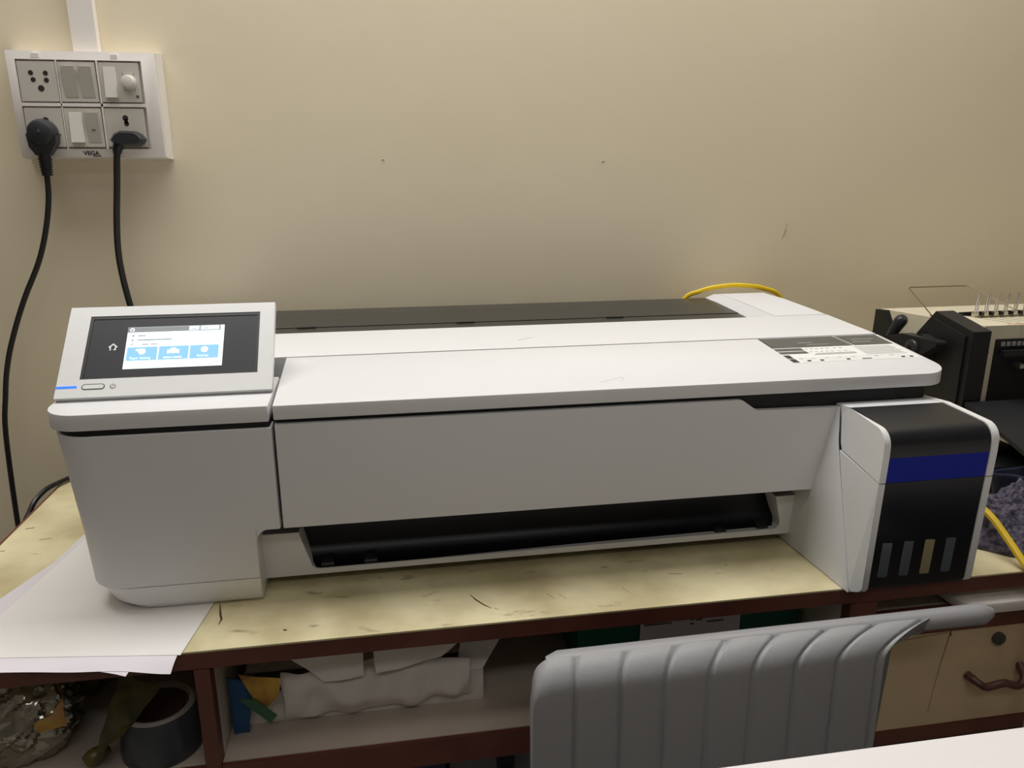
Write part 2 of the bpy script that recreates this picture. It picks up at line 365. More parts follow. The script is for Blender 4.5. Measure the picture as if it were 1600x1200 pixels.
# control panel: tilted plate; local frame (u along x, v up the slope, n outwards)
PO = Vector((0, .04, .222)); PV = Vector((0, .7117, .7025)); PN = Vector((0, -.7025, .7117)); PU = Vector((1, 0, 0))
PMX = Matrix(((PU.x, PV.x, PN.x, PO.x), (PU.y, PV.y, PN.y, PO.y), (PU.z, PV.z, PN.z, PO.z), (0, 0, 0, 1)))
def pan(mb, dn=0):
    bm = mb.bm if isinstance(mb, MB) else mb
    xform(bm, PMX @ Matrix.Translation((0, 0, dn))); return bm
frame = MB()
o_ = rpoly([(.002, 0, .003), (.2104, 0, .002), (.2104, .11, .002), (.0025, .11, .002)], 4); i_ = [(.0228, .0209), (.1952, .0209), (.1952, .098), (.0235, .098)]
def prismz(mb, poly, a, b): mb.prism(poly, 'z', a, b); return mb
# frame built from four bars around the bezel opening, over a back plate
cp = MB().prism([(.002, 0), (.2104, 0), (.2104, .11), (.0026, .11)], 'z', -.009, -.002)
for q in ([(.002, 0), (.2104, 0), (.2104, .0209), (.0022, .0209)], [(.0024, .098), (.2104, .098), (.2104, .11), (.0026, .11)],
          [(.0022, .0209), (.0228, .0209), (.0235, .098), (.0024, .098)], [(.1952, .0209), (.2104, .0209), (.2104, .098), (.1952, .098)]):
    cp.prism(q, 'z', -.002, 0)
bmesh.ops.remove_doubles(cp.bm, verts=cp.bm.verts, dist=1e-5)
cpo = part('control_panel', pan(cp), M['white2'], P, 'tilted white control panel')
rim = MB()
for q in ([(.0229, .021), (.1951, .021), (.1951, .0225), (.0229, .0225)], [(.0236, .0945), (.1951, .0945), (.1951, .0979), (.0236, .0979)], [(.0229, .0225), (.0258, .0225), (.0265, .0945), (.0236, .0945)], [(.1925, .0225), (.1951, .0225), (.1951, .0945), (.1925, .0945)]):
    rim.prism(q, 'z', -.0019, -.0006)
part('bezel_rim', pan(rim), M['bezel_rim'], cpo)
part('bezel', pan(MB().prism([(.0258, .0225), (.1925, .0225), (.1925, .0945), (.0265, .0945)], 'z', -.0019, -.0012)), M['bezel'], cpo, 'dark glossy screen bezel')
part('screen', pan(MB().box(.0618, .1588, .0318, .083, -.0014, -.0009)), M['screen_w'], cpo, 'lit white and blue touch screen')
sx, sz = .0618, .0318; sw, sh = .097, .0512
def sc(mb, a0, a1, b0, b1, h=.0001, base=-.0009): return mb.box(sx+a0*sw, sx+a1*sw, sz+b0*sh, sz+b1*sh, base, base+h)
g = MB(); sc(g, .0, .96, .875, .995); part('screen_title_bar', pan(g), M['screen_g'], cpo, 'grey title bar')
for a0, a1 in ((.63, .735), (.75, .945)):
    g = MB(); sc(g, a0, a1, .89, .985, .0002); part('screen_status_box', pan(g), M['screen_w'], cpo, 'white status box')
for k, (a, b) in enumerate(((.02, .325), (.342, .645), (.66, .955))):
    g = MB(); sc(g, a, b, .19, .51, .0001); part('screen_button', pan(g), M['screen_b'], cpo, 'pale blue screen button')
g = MB()
for a0, a1, b0, b1 in ((.05, .075, .77, .81), (.11, .19, .775, .80), (.05, .07, .665, .7), (.11, .46, .67, .695), (.05, .065, .57, .6), (.16, .23, .565, .585), (.25, .32, .565, .585),
                       (.66, .70, .905, .925), (.765, .772, .905, .955), (.785, .835, .91, .95), (.85, .853, .91, .96)):
    sc(g, a0, a1, b0, b1, .0002)
part('screen_text', pan(g), M['screen_t'], cpo, 'faint grey lines of text')
g = MB()
def disc(mb, u, v, r, h, base, seg=12): mb.cyl((u, v, base), (u, v, base+h), r, seg=seg)
for cx in (.17, .49, .81):
    disc(g, sx+cx*sw, sz+.40*sh, .0036, .0003, -.0009); 
sc(g, .11, .2, .42, .46, .0003); sc(g, .43, .455, .33, .42, .0003); sc(g, .525, .55, .33, .42, .0003)
for a0, a1 in ((.395, .48), (.495, .58)): sc(g, a0, a1, .225, .25, .0003)
part('button_icon', pan(g), M['screen_icon'], cpo, 'white icons on the buttons')
bm = text_mesh('Paper Setting', .0038); xform(bm, Matrix.Translation((sx+.055*sw, sz+.222*sh, -.0007))); part('button_text', pan(bm), M['screen_icon'], cpo, smooth=False)
bm = text_mesh('Settings', .0038); xform(bm, Matrix.Translation((sx+.735*sw, sz+.232*sh, -.0007))); part('button_text', pan(bm), M['screen_icon'], cpo, smooth=False)
def house(u, v, s, base):
    g = MB()
    g.prism([(u-.5*s, v+.02*s), (u-.38*s, v-.06*s), (u, v+.3*s), (u+.38*s, v-.06*s), (u+.5*s, v+.02*s), (u, v+.5*s)], 'z', base, base+.0003)
    g.prism([(u-.33*s, v-.42*s), (u-.2*s, v-.42*s), (u-.2*s, v+.08*s), (u-.33*s, v-.02*s)], 'z', base, base+.0003)
    g.prism([(u+.08*s, v-.42*s), (u+.33*s, v-.42*s), (u+.33*s, v-.02*s), (u+.2*s, v+.08*s), (u+.2*s, v-.28*s), (u+.08*s, v-.28*s)], 'z', base, base+.0003)
    return g
part('home_icon', pan(house(.0494, .0592, .0092, -.0012)), M['print_white'], cpo, 'white house symbol on the bezel')
part('home_icon', pan(house(sx+.045*sw, sz+.935*sh, .0052, -.0008)), M['screen_icon'], cpo, 'white house symbol on the screen')
part('status_light', pan(MB().box(.0024, .0215, .0112, .0134, -.0004, .0004)), M['led'], cpo, 'glowing blue status bar')
ov = rpoly([(.0265, .0090, .0027), (.0475, .0090, .0027), (.0475, .0148, .0027), (.0265, .0148, .0027)], 6)
g = MB(); g.tube([(x, y, .0001) for x, y in ov]+[(ov[0][0], ov[0][1], .0001)], .00045, 6)
pb = part('power_button', pan(MB().prism(inset(ov, .0006), 'z', -.0004, .0005)), M['white2'], cpo, 'white oval power button')
part('button_ring', pan(g), M['line'], cpo, 'grey ring around the power button')
g = MB(); g.tube([(.0555+.0024*math.sin(a), .0117+.0024*math.cos(a), .0001) for a in [R(q) for q in range(35, 326, 15)]], .00035, 5); g.tube([(.0555, .0118, .0001), (.0555, .0146, .0001)], .00035, 5)
part('power_symbol', pan(g), M['line'], cpo, 'grey power symbol')
part('panel_support', MB().prism([(.05, .213), (.062, .213), (.15, .222), (.142, .281), (.117, .2885)], 'x', .008, .198), M['white'], P)
part('panel_recess', MB().box(.004, .2125, .1005, .151, .195, .205), M['grey_plastic'], P)
# front panel, lid, rear cover
part('front_panel', MB().prism([(.2158, .0835), (.8055, .0835), (.8265, .1815), (.731, .1825), (.727, .1838), (.712, .1945), (.708, .1957), (.2158, .1957)], 'y', 0, .013, .0006, 1), M['white'], P)
part('top_lid', MB().plate(rpoly([(.2135, .149, .001), (.2152, 0, .0015), (.969, 0, .036), (.969, .149, .001)], 12), zl, .2005, .0010), M['white'], P, 'long flat white top lid')
rc = MB()
band = [(.151, .2005), (.272, .2005), (.272, .2325), (.268, .2335), (.151, .2292)]
rc.prism(band, 'x', .002, .968, .0008, 1)
back = [(.2722, .1), (.508, .1), (.508, .19), (.506, .212), (.499, .225), (.486, .2325), (.465, .2358), (.40, .2368), (.30, .2345), (.2722, .2334)]
rc.prism(back, 'x', .888, .968, .0010, 2)
ty = [(.2722, .2331), (.30, .2342), (.40, .2365), (.465, .2355), (.486, .2322), (.499, .2247)]
sy = [(.2722, .2180), (.30, .2190), (.40, .2225), (.465, .2245), (.486, .2250), (.499, .2225)]
rc.rings([[(.8882, y, z) for y, z in ty] + [(.8882, .499, .19), (.8882, .2722, .19)], [(.8735, y, z) for y, z in sy] + [(.8735, .499, .19), (.8735, .2722, .19)]])
rc.box(.002, .11, .2722, .48, .15, .232, .003)
part('rear_cover', rc, M['white'], P, 'white rear cover rounded down to the back')
st = part('roll_cover', MB().prism([(.273, .20), (.356, .20), (.356, .2225), (.273, .2190)], 'x', .1105, .8733, .001, 1).prism([(.358, .20), (.497, .19), (.497, .2225), (.486, .2262), (.44, .2262), (.358, .2232)], 'x', .1105, .8733, .001, 1)
          , M['strip'], P, 'smoked dark roll paper cover')
for x in (.205, .432, .66): part('cover_clip', MB().box(x, x+.026, .3535, .3605, .2215, .2242, .0004, 1), M['bezel_rim'], st, 'small dark clip on the cover seam')
# lower beam with the output tray
part('lower_beam', MB().prism([(.1865, .0115), (.803, .0135), (.806, .0630), (.7785, .0630), (.7865, .0300), (.7855, .0245), (.781, .0208), (.2470, .0180), (.2410, .0190), (.2380, .0220), (.2265, .0605), (.2265, .0630), (.1868, .0630)], 'y', .03, .06, .0006, 1), M['white'], P)
tr = part('output_tray', MB().prism([(.0315, .0186), (.036, .0195), (.046, .0255), (.055, .040), (.060, .058), (.060, .0670), (.066, .0670), (.066, .010), (.0315, .014)], 'x', .226, .788), M['blackgloss'], P, 'glossy black curved output tray')
part('slot_ceiling', MB().box(.187, .806, .0135, .066, .0765, .0832), M['groove'], P, 'black underside above the output slot')
for x in (.247, .294, .706, .760): part('guide_rib', MB().prism([(.0325, .0184), (.045, .0250), (.045, .0275), (.034, .0230), (.0325, .0210)], 'x', x, x+.014, .0008, 1), M['black'], tr, 'small black guide rib')
# ink tank unit
A = Vector((.8270, 0, .1815)); B = Vector((.8058, 0, .0835)); Cc = Vector((.7985, .052, .001)); B2 = Vector((.8045, .005, .068)); P1 = Vector((.8185, -.022, .142)); P2 = Vector((.8065, -.0872, .0008))
def bez(pts, t):
    k = t*(len(pts)-1); i = min(int(k), len(pts)-2); f = k-i; return pts[i]*(1-f)+pts[i+1]*f
bk = [A, A*.5+B*.5, B, B2, Cc]; ft = [Vector((.8268, -.003, .1825)), Vector((.8225, -.0125, .162)), P1, P1*.5+P2*.5, P2]
bk = smooth_path(bk, 5); ft = smooth_path(ft, 5)
wl = MB(); wl.grid(lambda u, v: bez(bk, v)*(1-u)+bez(ft, v)*u + Vector((0, 0, 0)), 12, 24, .0015)
wl.grid(lambda u, v: Vector((bez(bk, v).x-.0004-.002*u, bez(bk, v).y*(1-u)+.064*u, bez(bk, v).z)), 2, 24, .0012)
part('flared_wall', wl, M['white'], P, 'white flared wall beside the output slot', sharp=60)
part('tank_housing', MB().prism([(.055, .001), (.055, .178), (.03, .1825), (-.0195, .1866), (-.0195, .001)], 'x', .8278, .941, .0008, 1), M['white'], P, 'white housing of the ink tank')
fr = [(-.020, .1872), (-.060, .1858)] + [(-.0795+.0175*math.sin(a)*-1, .1675+.0175*math.cos(a)) for a in [R(q) for q in range(0, 86, 12)]] + [(-.0972, .157)]
def xl(y, z):     # left face of the side cover
    tt = min(1, max(0, -y/.097)); return (1-tt)*(.827-.17*(.181-z)) + tt*.8185
def cover(mb, poly, xr):
    mb.rings([[(xl(y, z), y, z) for y, z in poly], [(xr, y, z) for y, z in poly]]); return mb
up = fr + [(-.0962, .1292), (-.026, .1405), (-.021, .1475), (-.006, .184)]
mb = cover(MB(), up, .8258); mb._bev(list(mb.bm.verts), .0022, 3)
part('side_cover', mb, M['white2'], P, 'upper left white cover of the tank')
lo = [(-.0962, .1278), (-.0915, .006), (-.0885, .0006), (-.084, .0004), (-.0235, .139)]
mb = MB(); mb.rings([[(.8185, -.0962, .1278), (.8185, -.0915, .006), (.8165, -.0885, .0006), (.8068, -.0850, .0004), (.8186, -.0235, .139)], [(.8258, y, z) for y, z in lo]]); mb._bev(list(mb.bm.verts), .0018, 2)
part('side_cover', mb, M['white2'], P, 'lower left white cover of the tank')
for q, lab in ((fr + [(-.0962, .1292), (.03, .1292), (.055, .178), (.03, .1825)], 'upper'), ([(-.0962, .1278), (-.0920, .010), (-.0895, .004), (-.084, .0015), (.05, .0015), (.05, .1278)], 'lower')):
    part('side_cover', MB().prism(q, 'x', .9412, .9492, .0022, 3), M['white2'], P, lab+' right white cover of the tank')
def shr(poly, d): return [(y+d, z) for y, z in poly]
frk = [(y+.0012, z-.0010) for y, z in fr]
part('tank_lid', MB().prism(frk + [(-.0962+.0012, .1568), (-.0195, .1568)], 'x', .826, .941), M['black'], P, 'black ink tank lid')
part('blue_band', MB().prism([(-.0958, .1565), (-.0950, .1287), (-.022, .1287), (-.022, .1565)], 'x', .826, .941), M['blue'], P, 'dark blue band')
wp = part('window_panel', MB().prism([(-.0950, .1284), (-.0908, .0075), (-.0885, .0030), (-.084, .0012), (-.022, .0012), (-.022, .1284)], 'x', .826, .941), M['navyglass'], P, 'glossy black panel with ink windows')
for k, x in enumerate((.8345, .8595, .8845, .9095)):
    y0 = lambda z: -.0908-(z-.0075)*.0347-.0004
    poly = rpoly([(x, .018, .002), (x+.0115, .0172, .002), (x+.0120, .0585, .001), (x+.0005, .0592, .001)], 3)
    lower = [(a, b) for a, b in poly]
    g = MB(); g.rings([[(a, y0(b), b) for a, b in lower], [(a, y0(b)+.003, b) for a, b in lower]])
    iw = part('ink_window', g, M['ink_yellow'] if k == 2 else M['ink_grey'], wp, 'yellowish ink window' if k == 2 else 'grey ink window')
    
# label on the lid
LZ = lambda y: .2155+.09*y
def lab(mb, x0, x1, y0, y1, h, skew=0):
    p = [(x0, y0), (x1, y0), (x1+skew, y1), (x0+skew, y1)]
    mb.rings([[(a, b, LZ(b)-.0003) for a, b in p], [(a, b, LZ(b)+h) for a, b in p]]); return mb
lb = part('warning_label', lab(MB(), .7975, .9635, .053, .1465, .0002), M['label_w'], P, 'printed white and grey instruction label')
part('label_band', lab(MB(), .7985, .963, .107, .1462, .0003), M['label_d'], lb, 'dark grey printed band')
g = lab(lab(MB(), .7985, .835, .095, .1045, .0004), .7985, .835, .084, .0925, .0004); part('label_block', g, M['label_d'], lb, 'dark grey printed blocks')
g = lab(lab(MB(), .7985, .8065, .068, .080, .0004), .7985, .8065, .054, .066, .0004)
for k in range(13): lab(g, .7985, .8005, .109+k*.0028, .1104+k*.0028, .0005)
for k, x in enumerate((.818, .8345, .8685, .9405, .9515)): lab(g, x, x+.0045, .0565, .0605, .0005, .001)
lab(g, .889, .901, .0565, .0585, .0005)
part('label_icon', g, M['label_k'], lb, 'small black icons')
g = MB()
for x in (.838, .845, .852, .859, .866, .876, .884): lab(g, x, x+.004, .099, .1012, .0004); lab(g, x+.001, x+.0045, .0885, .0905, .0004)
for k in range(4): lab(g, .838+.002*k, .895, .0775+.0018*k, .0782+.0018*k, .0004)
for k in range(9): lab(g, .905, .958-.002*(k % 3), .072+.0036*k, .0731+.0036*k, .0004)
for k in range(3): lab(g, .8105, .955, .0545+.0125*k/2, .0549+.0125*k/2, .0003)
for x in (.812, .828, .845, .862, .88, .91, .93): lab(g, x, x+.005, .0655, .0672, .0004)
part('label_text', g, M['label_l'], lb, 'rows of tiny grey print')
g = MB()
for k in range(9): lab(g, .9055-.0006*k, .9085-.0006*k, .107+k*.0044, .1088+k*.0044, .0006, .002)
lab(g, .842, .862, .124, .1245, .0005); lab(g, .92, .95, .130, .1306, .0005); lab(g, .915, .94, .120, .1206, .0005); lab(g, .85, .88, .116, .1165, .0005)
part('label_hatching', g, M['label_w'], lb, 'pale hatching across the dark band')
for pp in ([(.556, .021, LZ(.021)), (.580, .032, LZ(.032)), (.585, .0325, LZ(.0325))], [(.585, .0325, LZ(.0325)), (.578, .0185, LZ(.0185))], [(.493, .186, .2306), (.515, .199, .2311)]):
    part('scratch', MB().tube(pp, .0002, 4), M['label_l'], P, 'faint pencil scratch')

# ------------------------------------------------------------------ switchboard and conduit on the wall
solo('cable_conduit', MB().box(-.0905, -.0575, WY-.016, WY-.0005, .603, CZ-.001, .002), M['switch'], 'white plastic cable duct running up the wall from the switchboard', 'cable duct', (-.074, WY, .603))
SW = thing('switchboard', 'white switchboard with sockets and rocker switches on the wall', 'switchboard', (-.075, WY, .457))
X0, X1, Z0, Z1, FYs = -.173, .0225, .4575, .601, .487
mb = MB(); mb.rings([[(X0-.002, WY-.0005, Z0-.002), (X1+.002, WY-.0005, Z0-.002), (X1+.002, WY-.0005, Z1+.002), (X0-.002, WY-.0005, Z1+.002)], [(X0, .5005, Z0), (X1, .5005, Z0), (X1, .5005, Z1), (X0, .5005, Z1)]])
part('back_box', mb, M['switch'], SW)
def frame4(mb, x0, x1, z0, z1, a0, a1, b0, b1, yo, yi):   # sloping frame from outer rect at yo to inner rect at yi
    o = [(x0, yo, z0), (x1, yo, z0), (x1, yo, z1), (x0, yo, z1)]; i = [(a0, yi, b0), (a1, yi, b0), (a1, yi, b1), (a0, yi, b1)]
    ob = [(p[0], .5003, p[2]) for p in o]; ib = [(p[0], yi+.006, p[2]) for p in i]
    mb.rings([ib, i, o, ob], cap=False); return mb
mb = frame4(MB(), X0+.0005, X1-.0005, Z0+.0005, Z1-.0005, -.1595, .0045, .4695, .5885, FYs+.0065, .4880)
mb.box(-.1595, .0045, .4945, .500, .4695, .5885).box(-.1082, -.1068, .4875, .4945, .4695, .5885).box(-.0555, -.0530, .4875, .4945, .4695, .5885).box(-.1595, .0045, .4875, .4945, .5270, .5315)
part('face_plate', mb, M['switch'], SW, 'bevelled white face plate')
for xa, xb in ((-.138, -.128), (-.0345, -.026)): part('release_tab', MB().box(xa, xb, .4885, .4925, .5905, .5965, .0005, 1), M['switch'], SW)
bm = text_mesh('VEGA', .0085, .00025); xform(bm, Matrix.Translation((-.0885, .4906, .4610)) @ Matrix.Rotation(R(114), 4, 'X'))
part('lettering', bm, M['hole'], SW, 'dark printed maker lettering', smooth=False)
part('lettering_bar', MB().box(-.0765, -.066, .4915, .4935, .4590, .4602), M['hole'], SW)
cx = (-.1580, -.1062, -.0525); W = .0490; HZ = .0530
def module(ix, iz, kind):
    x0 = cx[ix]; z0 = .5335 if iz == 0 else .4725; yb = .4880
    m = part('module', MB().box(x0, x0+W+(.004 if ix == 2 else 0), yb, .4944, z0, z0+HZ-.0005, .0008, 1), M['module'], SW)
    def holes(L):
        for u, v_, r in L:
            part('socket_hole', MB().cyl((x0+u, yb+.001, z0+v_), (x0+u, yb-.0003, z0+v_), r, seg=16), M['hole'], m)
    def rocker(u0, u1, on):
        g = MB(); a, b = x0+u0, x0+u1; q0, q1 = z0+.0055, z0+HZ-.006
        t0, t1 = (.0005, .0042) if on else (.0042, .0005)     # which end stands proud
        g.rings([[(a, yb+.001, q0), (b, yb+.001, q0), (b, yb+.001, q1), (a, yb+.001, q1)], [(a+.0004, yb-t1, q0+.0005), (b-.0004, yb-t1, q0+.0005), (b-.0004, yb-t0, q1-.0005), (a+.0004, yb-t0, q1-.0005)]])
        part('rocker', g, M['rocker'] if on else M['rocker_on'], m, 'white rocker switch' if on else 'greyish rocker switch tilted back')
        return
    if kind == 'socket':
        holes([(.0165, .0375, .0033), (.0355, .0372, .0033), (.0185, .0285, .0033), (.0355, .0280, .0033), (.0272, .0172, .0042)])
    if kind == 'socket_plugged': holes([(.0265, .0360, .0040)])
    if kind == 'socket_key': holes([(.0272, .0395, .0040), (.0280, .0320, .0033)]); part('socket_hole', MB().box(x0+.0252, x0+.0300, yb-.0003, yb+.001, z0+.032, z0+.038), M['hole'], m)
    if kind == 'two':
        rocker(.0055, .0235, False); rocker(.0275, .0455, False)
    if kind == 'two_mixed':
        rocker(.0055, .0235, True); rocker(.0275, .0455, False)
        part('rocker_mark', MB().box(x0+.0345, x0+.0395, yb-.0026, yb-.0016, z0+.0225, z0+.0238), M['line'], m)
    if kind == 'dimmer':
        rocker(.0055, .0220, True)
        c = (x0+.0385, yb, z0+.027)
        k = MB().cyl(c, (c[0], yb-.004, c[2]), .0098, .0096, 28).cyl((c[0], yb-.004, c[2]), (c[0], yb-.012, c[2]), .0088, .0080, 28, .001)
        part('dimmer_knob', k, M['rocker'], m, 'round white dimmer knob')
        g = MB()
        for a in (-35, 35, 150, 215): g.box(c[0]+.0128*math.sin(R(a))-.0005, c[0]+.0128*math.sin(R(a))+.0005, yb-.0004, yb, c[2]+.0128*math.cos(R(a))-.0009, c[2]+.0128*math.cos(R(a))+.0009)
        g.cyl((x0+.0475, yb+.0005, z0+.0075), (x0+.0475, yb-.0004, z0+.0075), .0022, seg=8)
        part('dial_mark', g, M['line'], m)
for ix, iz, kd in ((0, 0, 'socket'), (1, 0, 'two'), (2, 0, 'dimmer'), (0, 1, 'socket_plugged'), (1, 1, 'two_mixed'), (2, 1, 'socket_key')): module(ix, iz, kd)

# plugs with their cables
PL = thing('power_plug', 'round black plug with ribbed neck and long cable in the lower left socket', 'plug', (-.134, .49, .492))
g = MB(); cxp, czp = -.1355, .4905
g.lathe([(.0005, .004), (.0188, .003), (.0195, -.004), (.0186, -.012), (.0160, -.0170), (.0120, -.0190), (.0005, -.0195)], (cxp+.001, .4835, czp), (0, 1, 0), 28)
g.rings([[(cxp-.0185, .486, czp-.002), (cxp+.0205, .486, czp-.002), (cxp+.0205, .470, czp-.002), (cxp-.0185, .470, czp-.002)], [(cxp-.0165, .486, czp-.018), (cxp+.019, .486, czp-.014), (cxp+.019, .469, czp-.014), (cxp-.0165, .469, czp-.018)], [(cxp-.010, .484, czp-.030), (cxp+.008, .484, czp-.030), (cxp+.008, .471, czp-.030), (cxp-.010, .471, czp-.030)]])
g.rings([[(cxp-.0012, .4635, czp+.0005), (cxp+.0030, .4635, czp+.0005), (cxp+.0022, .470, czp+.0165), (cxp+.0002, .470, czp+.0165)], [(cxp-.0002, .4622, czp+.0005), (cxp+.0018, .4622, czp+.0005), (cxp+.0014, .4685, czp+.0165), (cxp+.0008, .4685, czp+.0165)]])
part('plug_body', g, M['plug'], PL)
part('plug_flange', MB().box(cxp-.0205, cxp+.0215, .476, .4872, czp-.0035, czp-.0005, .001, 1), M['plug'], PL)
nk = [(cxp-.001, .477, czp-.028), (cxp-.0015, .477, czp-.058)]
g = MB().tube(nk, [.0085, .0062], 14)
for k in range(7): g.cyl((cxp-.001, .477, czp-.034-k*.0036), (cxp-.001, .477, czp-.0362-k*.0036), .0092-k*.0003, seg=14)
part('strain_relief', g, M['cable'], PL, 'ribbed black neck')
pts = smooth_path([(cxp-.0015, .477, czp-.055), (-.1405, .478, .40), (-.152, .480, .355), (-.170, .484, .31), (-.197, .487, .26), (-.218, .489, .215), (-.237, .49, .165), (-.250, .49, .11), (-.262, .49, .02), (-.27, .49, -.25), (-.262, .48, FZ+.006)], 6)
part('cable', MB().tube(pts, .0040, 8), M['cable'], PL, 'thin black cable hanging down the wall')

PL = thing('power_plug', 'flat hexagonal black plug with grey-black cable in the lower right socket', 'plug', (-.023, .49, .485))
g = MB(); hx = [(-.0460, .4815), (-.040, .475), (-.028, .4728), (-.010, .4728), (-.0035, .476), (.0010, .4825), (-.004, .4895), (-.011, .4935), (-.031, .4945), (-.040, .490)]
hx2 = [(-.0235+(x+.0235)*.82, .4835+(z-.4835)*.72) for x, z in hx]
g.rings([[(x, .4872, z) for x, z in hx], [(x, .474, z) for x, z in hx], [(x, .468, z) for x, z in hx2]])
part('plug_body', g, M['plug'], PL)
part('strain_relief', MB().tube([(-.034, .479, .479), (-.0385, .4765, .4685), (-.0395, .4765, .463)], [.0085, .0064, .0055], 12), M['cable'], PL)
pts = smooth_path([(-.0385, .4765, .468), (-.041, .477, .455), (-.046, .479, .42), (-.0545, .482, .365), (-.0585, .484, .32), (-.057, .485, .28), (-.052, .487, .235), (-.045, .49, .19), (-.042, .50, .12), (-.042, .512, .04), (-.042, .514, .006)], 6)
part('cable', MB().tube(pts, .0047, 8), M['cable'], PL, 'thick grey-black cable dropping behind the printer')
solo('black_cable', MB().tube(smooth_path([(-.03, .49, .004), (-.09, .445, .0045), (-.128, .405, .005), (-.147, .372, .0055), (-.158, .345, .0035), (-.166, .318, -.012), (-.172, .30, -.06), (-.172, .29, -.3), (-.165, .28, FZ+.005)], 6), .0036, 8), M['cable'],
     'black cable crossing the left back corner of the worktop and dropping off', 'cable', (-.13, .40, 0))
solo('yellow_cable', MB().tube(smooth_path([(.80, .515, .01), (.815, .512, .12), (.84, .508, .215), (.87, .500, .236), (.905, .497, .2435), (.94, .497, .2445), (.985, .499, .238), (1.022, .503, .220), (1.05, .508, .16), (1.06, .512, .04), (1.06, .512, .005)], 6), .0042, 8), M['yellow_cable'],
     'yellow cable arching up behind the back right corner of the printer', 'cable', (.93, .51, 0))

# ------------------------------------------------------------------ paper sheets under the left foot
def sheet(fx, fy, ang, z, m, label, w=.21, h=.297):
    ca, sa = math.cos(R(ang)), math.sin(R(ang))
    def fn(u, v):
        a = -(1-u)*w; b = v*h
        x = fx+a*ca-b*sa*-1*-1; y = fy+a*sa+b*ca
        x = fx+a*ca-b*sa
        d = max(0, FY-.0035-y)
        return (x, y, z-2.6*d**1.5*(.75+.25*math.sin(x*70)))
    return solo('paper_sheet', MB().grid(fn, 24, 60, .00012), m, label, 'paper', (fx-.1, fy+.15, 0), 'sheets under the printer foot')
sheet(.081, -.101, -18, .0002, M['paper2'], 'lowest white sheet in the stack, its corner drooping nearest the left')
sheet(.1195, -.101, -7.0, .0006, M['paper2'], 'middle white sheet, its right corner curling over the brown worktop edge')
sheet(.1248, -.083, -8.2, .0010, M['paper'], 'topmost white sheet lying flat under the left foot of the printer')

# ------------------------------------------------------------------ comb binding machine at the right
BM = thing('binding_machine', 'cream and black comb binding machine standing behind the ink tank at right', 'binding machine', (1.35, .3, 0))
zt = lambda y: .2215-(y-.2)*.065
part('body', MB().prism([(.203, .045), (.44, .045), (.44, zt(.44)), (.314, zt(.314)), (.314, .19), (.286, .19), (.286, zt(.286)), (.203, .2215)], 'x', 1.236, 1.62, .0012, 1)
     .prism([(.203, .045), (.44, .045), (.44, zt(.44)), (.203, .2215)], 'x', 1.1765, 1.2365, .0012, 1), M['cream'], BM)
g = MB().prism([(.19, .05), (.355, .05), (.338, .155), (.270, .2325), (.19, .2165)], 'x', 1.148, 1.1772, .006, 2)
g.prism([(.20, .06), (.345, .06), (.330, .150), (.268, .222), (.20, .208)], 'x', 1.1445, 1.15, .002, 1)
part('end_plate', g, M['mblack'], BM, 'black angular end plate')
part('rear_bracket', MB().prism([(.335, .05), (.408, .05), (.402, .213), (.378, .215), (.345, .170)], 'x', 1.140, 1.1485, .001, 1), M['mblack'], BM, 'black rear bracket')
part('base', MB().box(1.13, 1.62, .10, .45, .0005, .048, .003), M['mblack'], BM)
part('front_recess', MB().box(1.197, 1.62, .2005, .204, .05, .2015), M['groove'], BM, 'dark recess in the front')
for k in range(24): part('scale_square', MB().box(1.2055+k*.0087, 1.2055+k*.0087+.0058, .1995, .2006, .1915, .1978), M['grey_plastic'], BM)
part('front_ledge', MB().box(1.205, 1.62, .192, .2, .178, .186, .001), M['mblack'], BM)
for k in range(3):
    x = 1.222+k*.018
    part('punch_lever', MB().box(x, x+.013, .178, .2, .163-k*.001, .169, .002).cyl((x+.0135, .178, .158), (x+.0135, .168, .152), .0045, seg=12, bev=.001), M['chrome'], BM, 'small chrome lever')
# lever arm with hub
ar = MB().prism(rpoly([(.346, .172, .003), (.345, .180, .004), (.30, .1935, .006), (.225, .1965, .003), (.222, .190, .003), (.252, .17, .004), (.262, .155, .004), (.285, .155, .004)], 3), 'x', 1.118, 1.136, .004, 2)
la = part('lever_arm', ar, M['mblack'], BM, 'black lever arm')
part('hub', MB().cyl((1.137, .272, .177), (1.113, .272, .177), .0135, .0128, 24, .003), M['plug'], la)
part('hub_bolt', MB().cyl((1.114, .272, .177), (1.1122, .272, .177), .0045, seg=12), M['groove'], la)
part('pivot', MB().cyl((1.15, .272, .177), (1.13, .272, .177), .02, seg=20), M['mblack'], BM)
part('grip', MB().tube(smooth_path([(1.135, .352, .170), (1.137, .343, .190), (1.139, .336, .2035), (1.141, .330, .2125)], 3), [.007, .0075, .008, .0085, .009, .0095, .010, .010, .009, .006], 14), M['plug'], BM, 'black rubber grip')
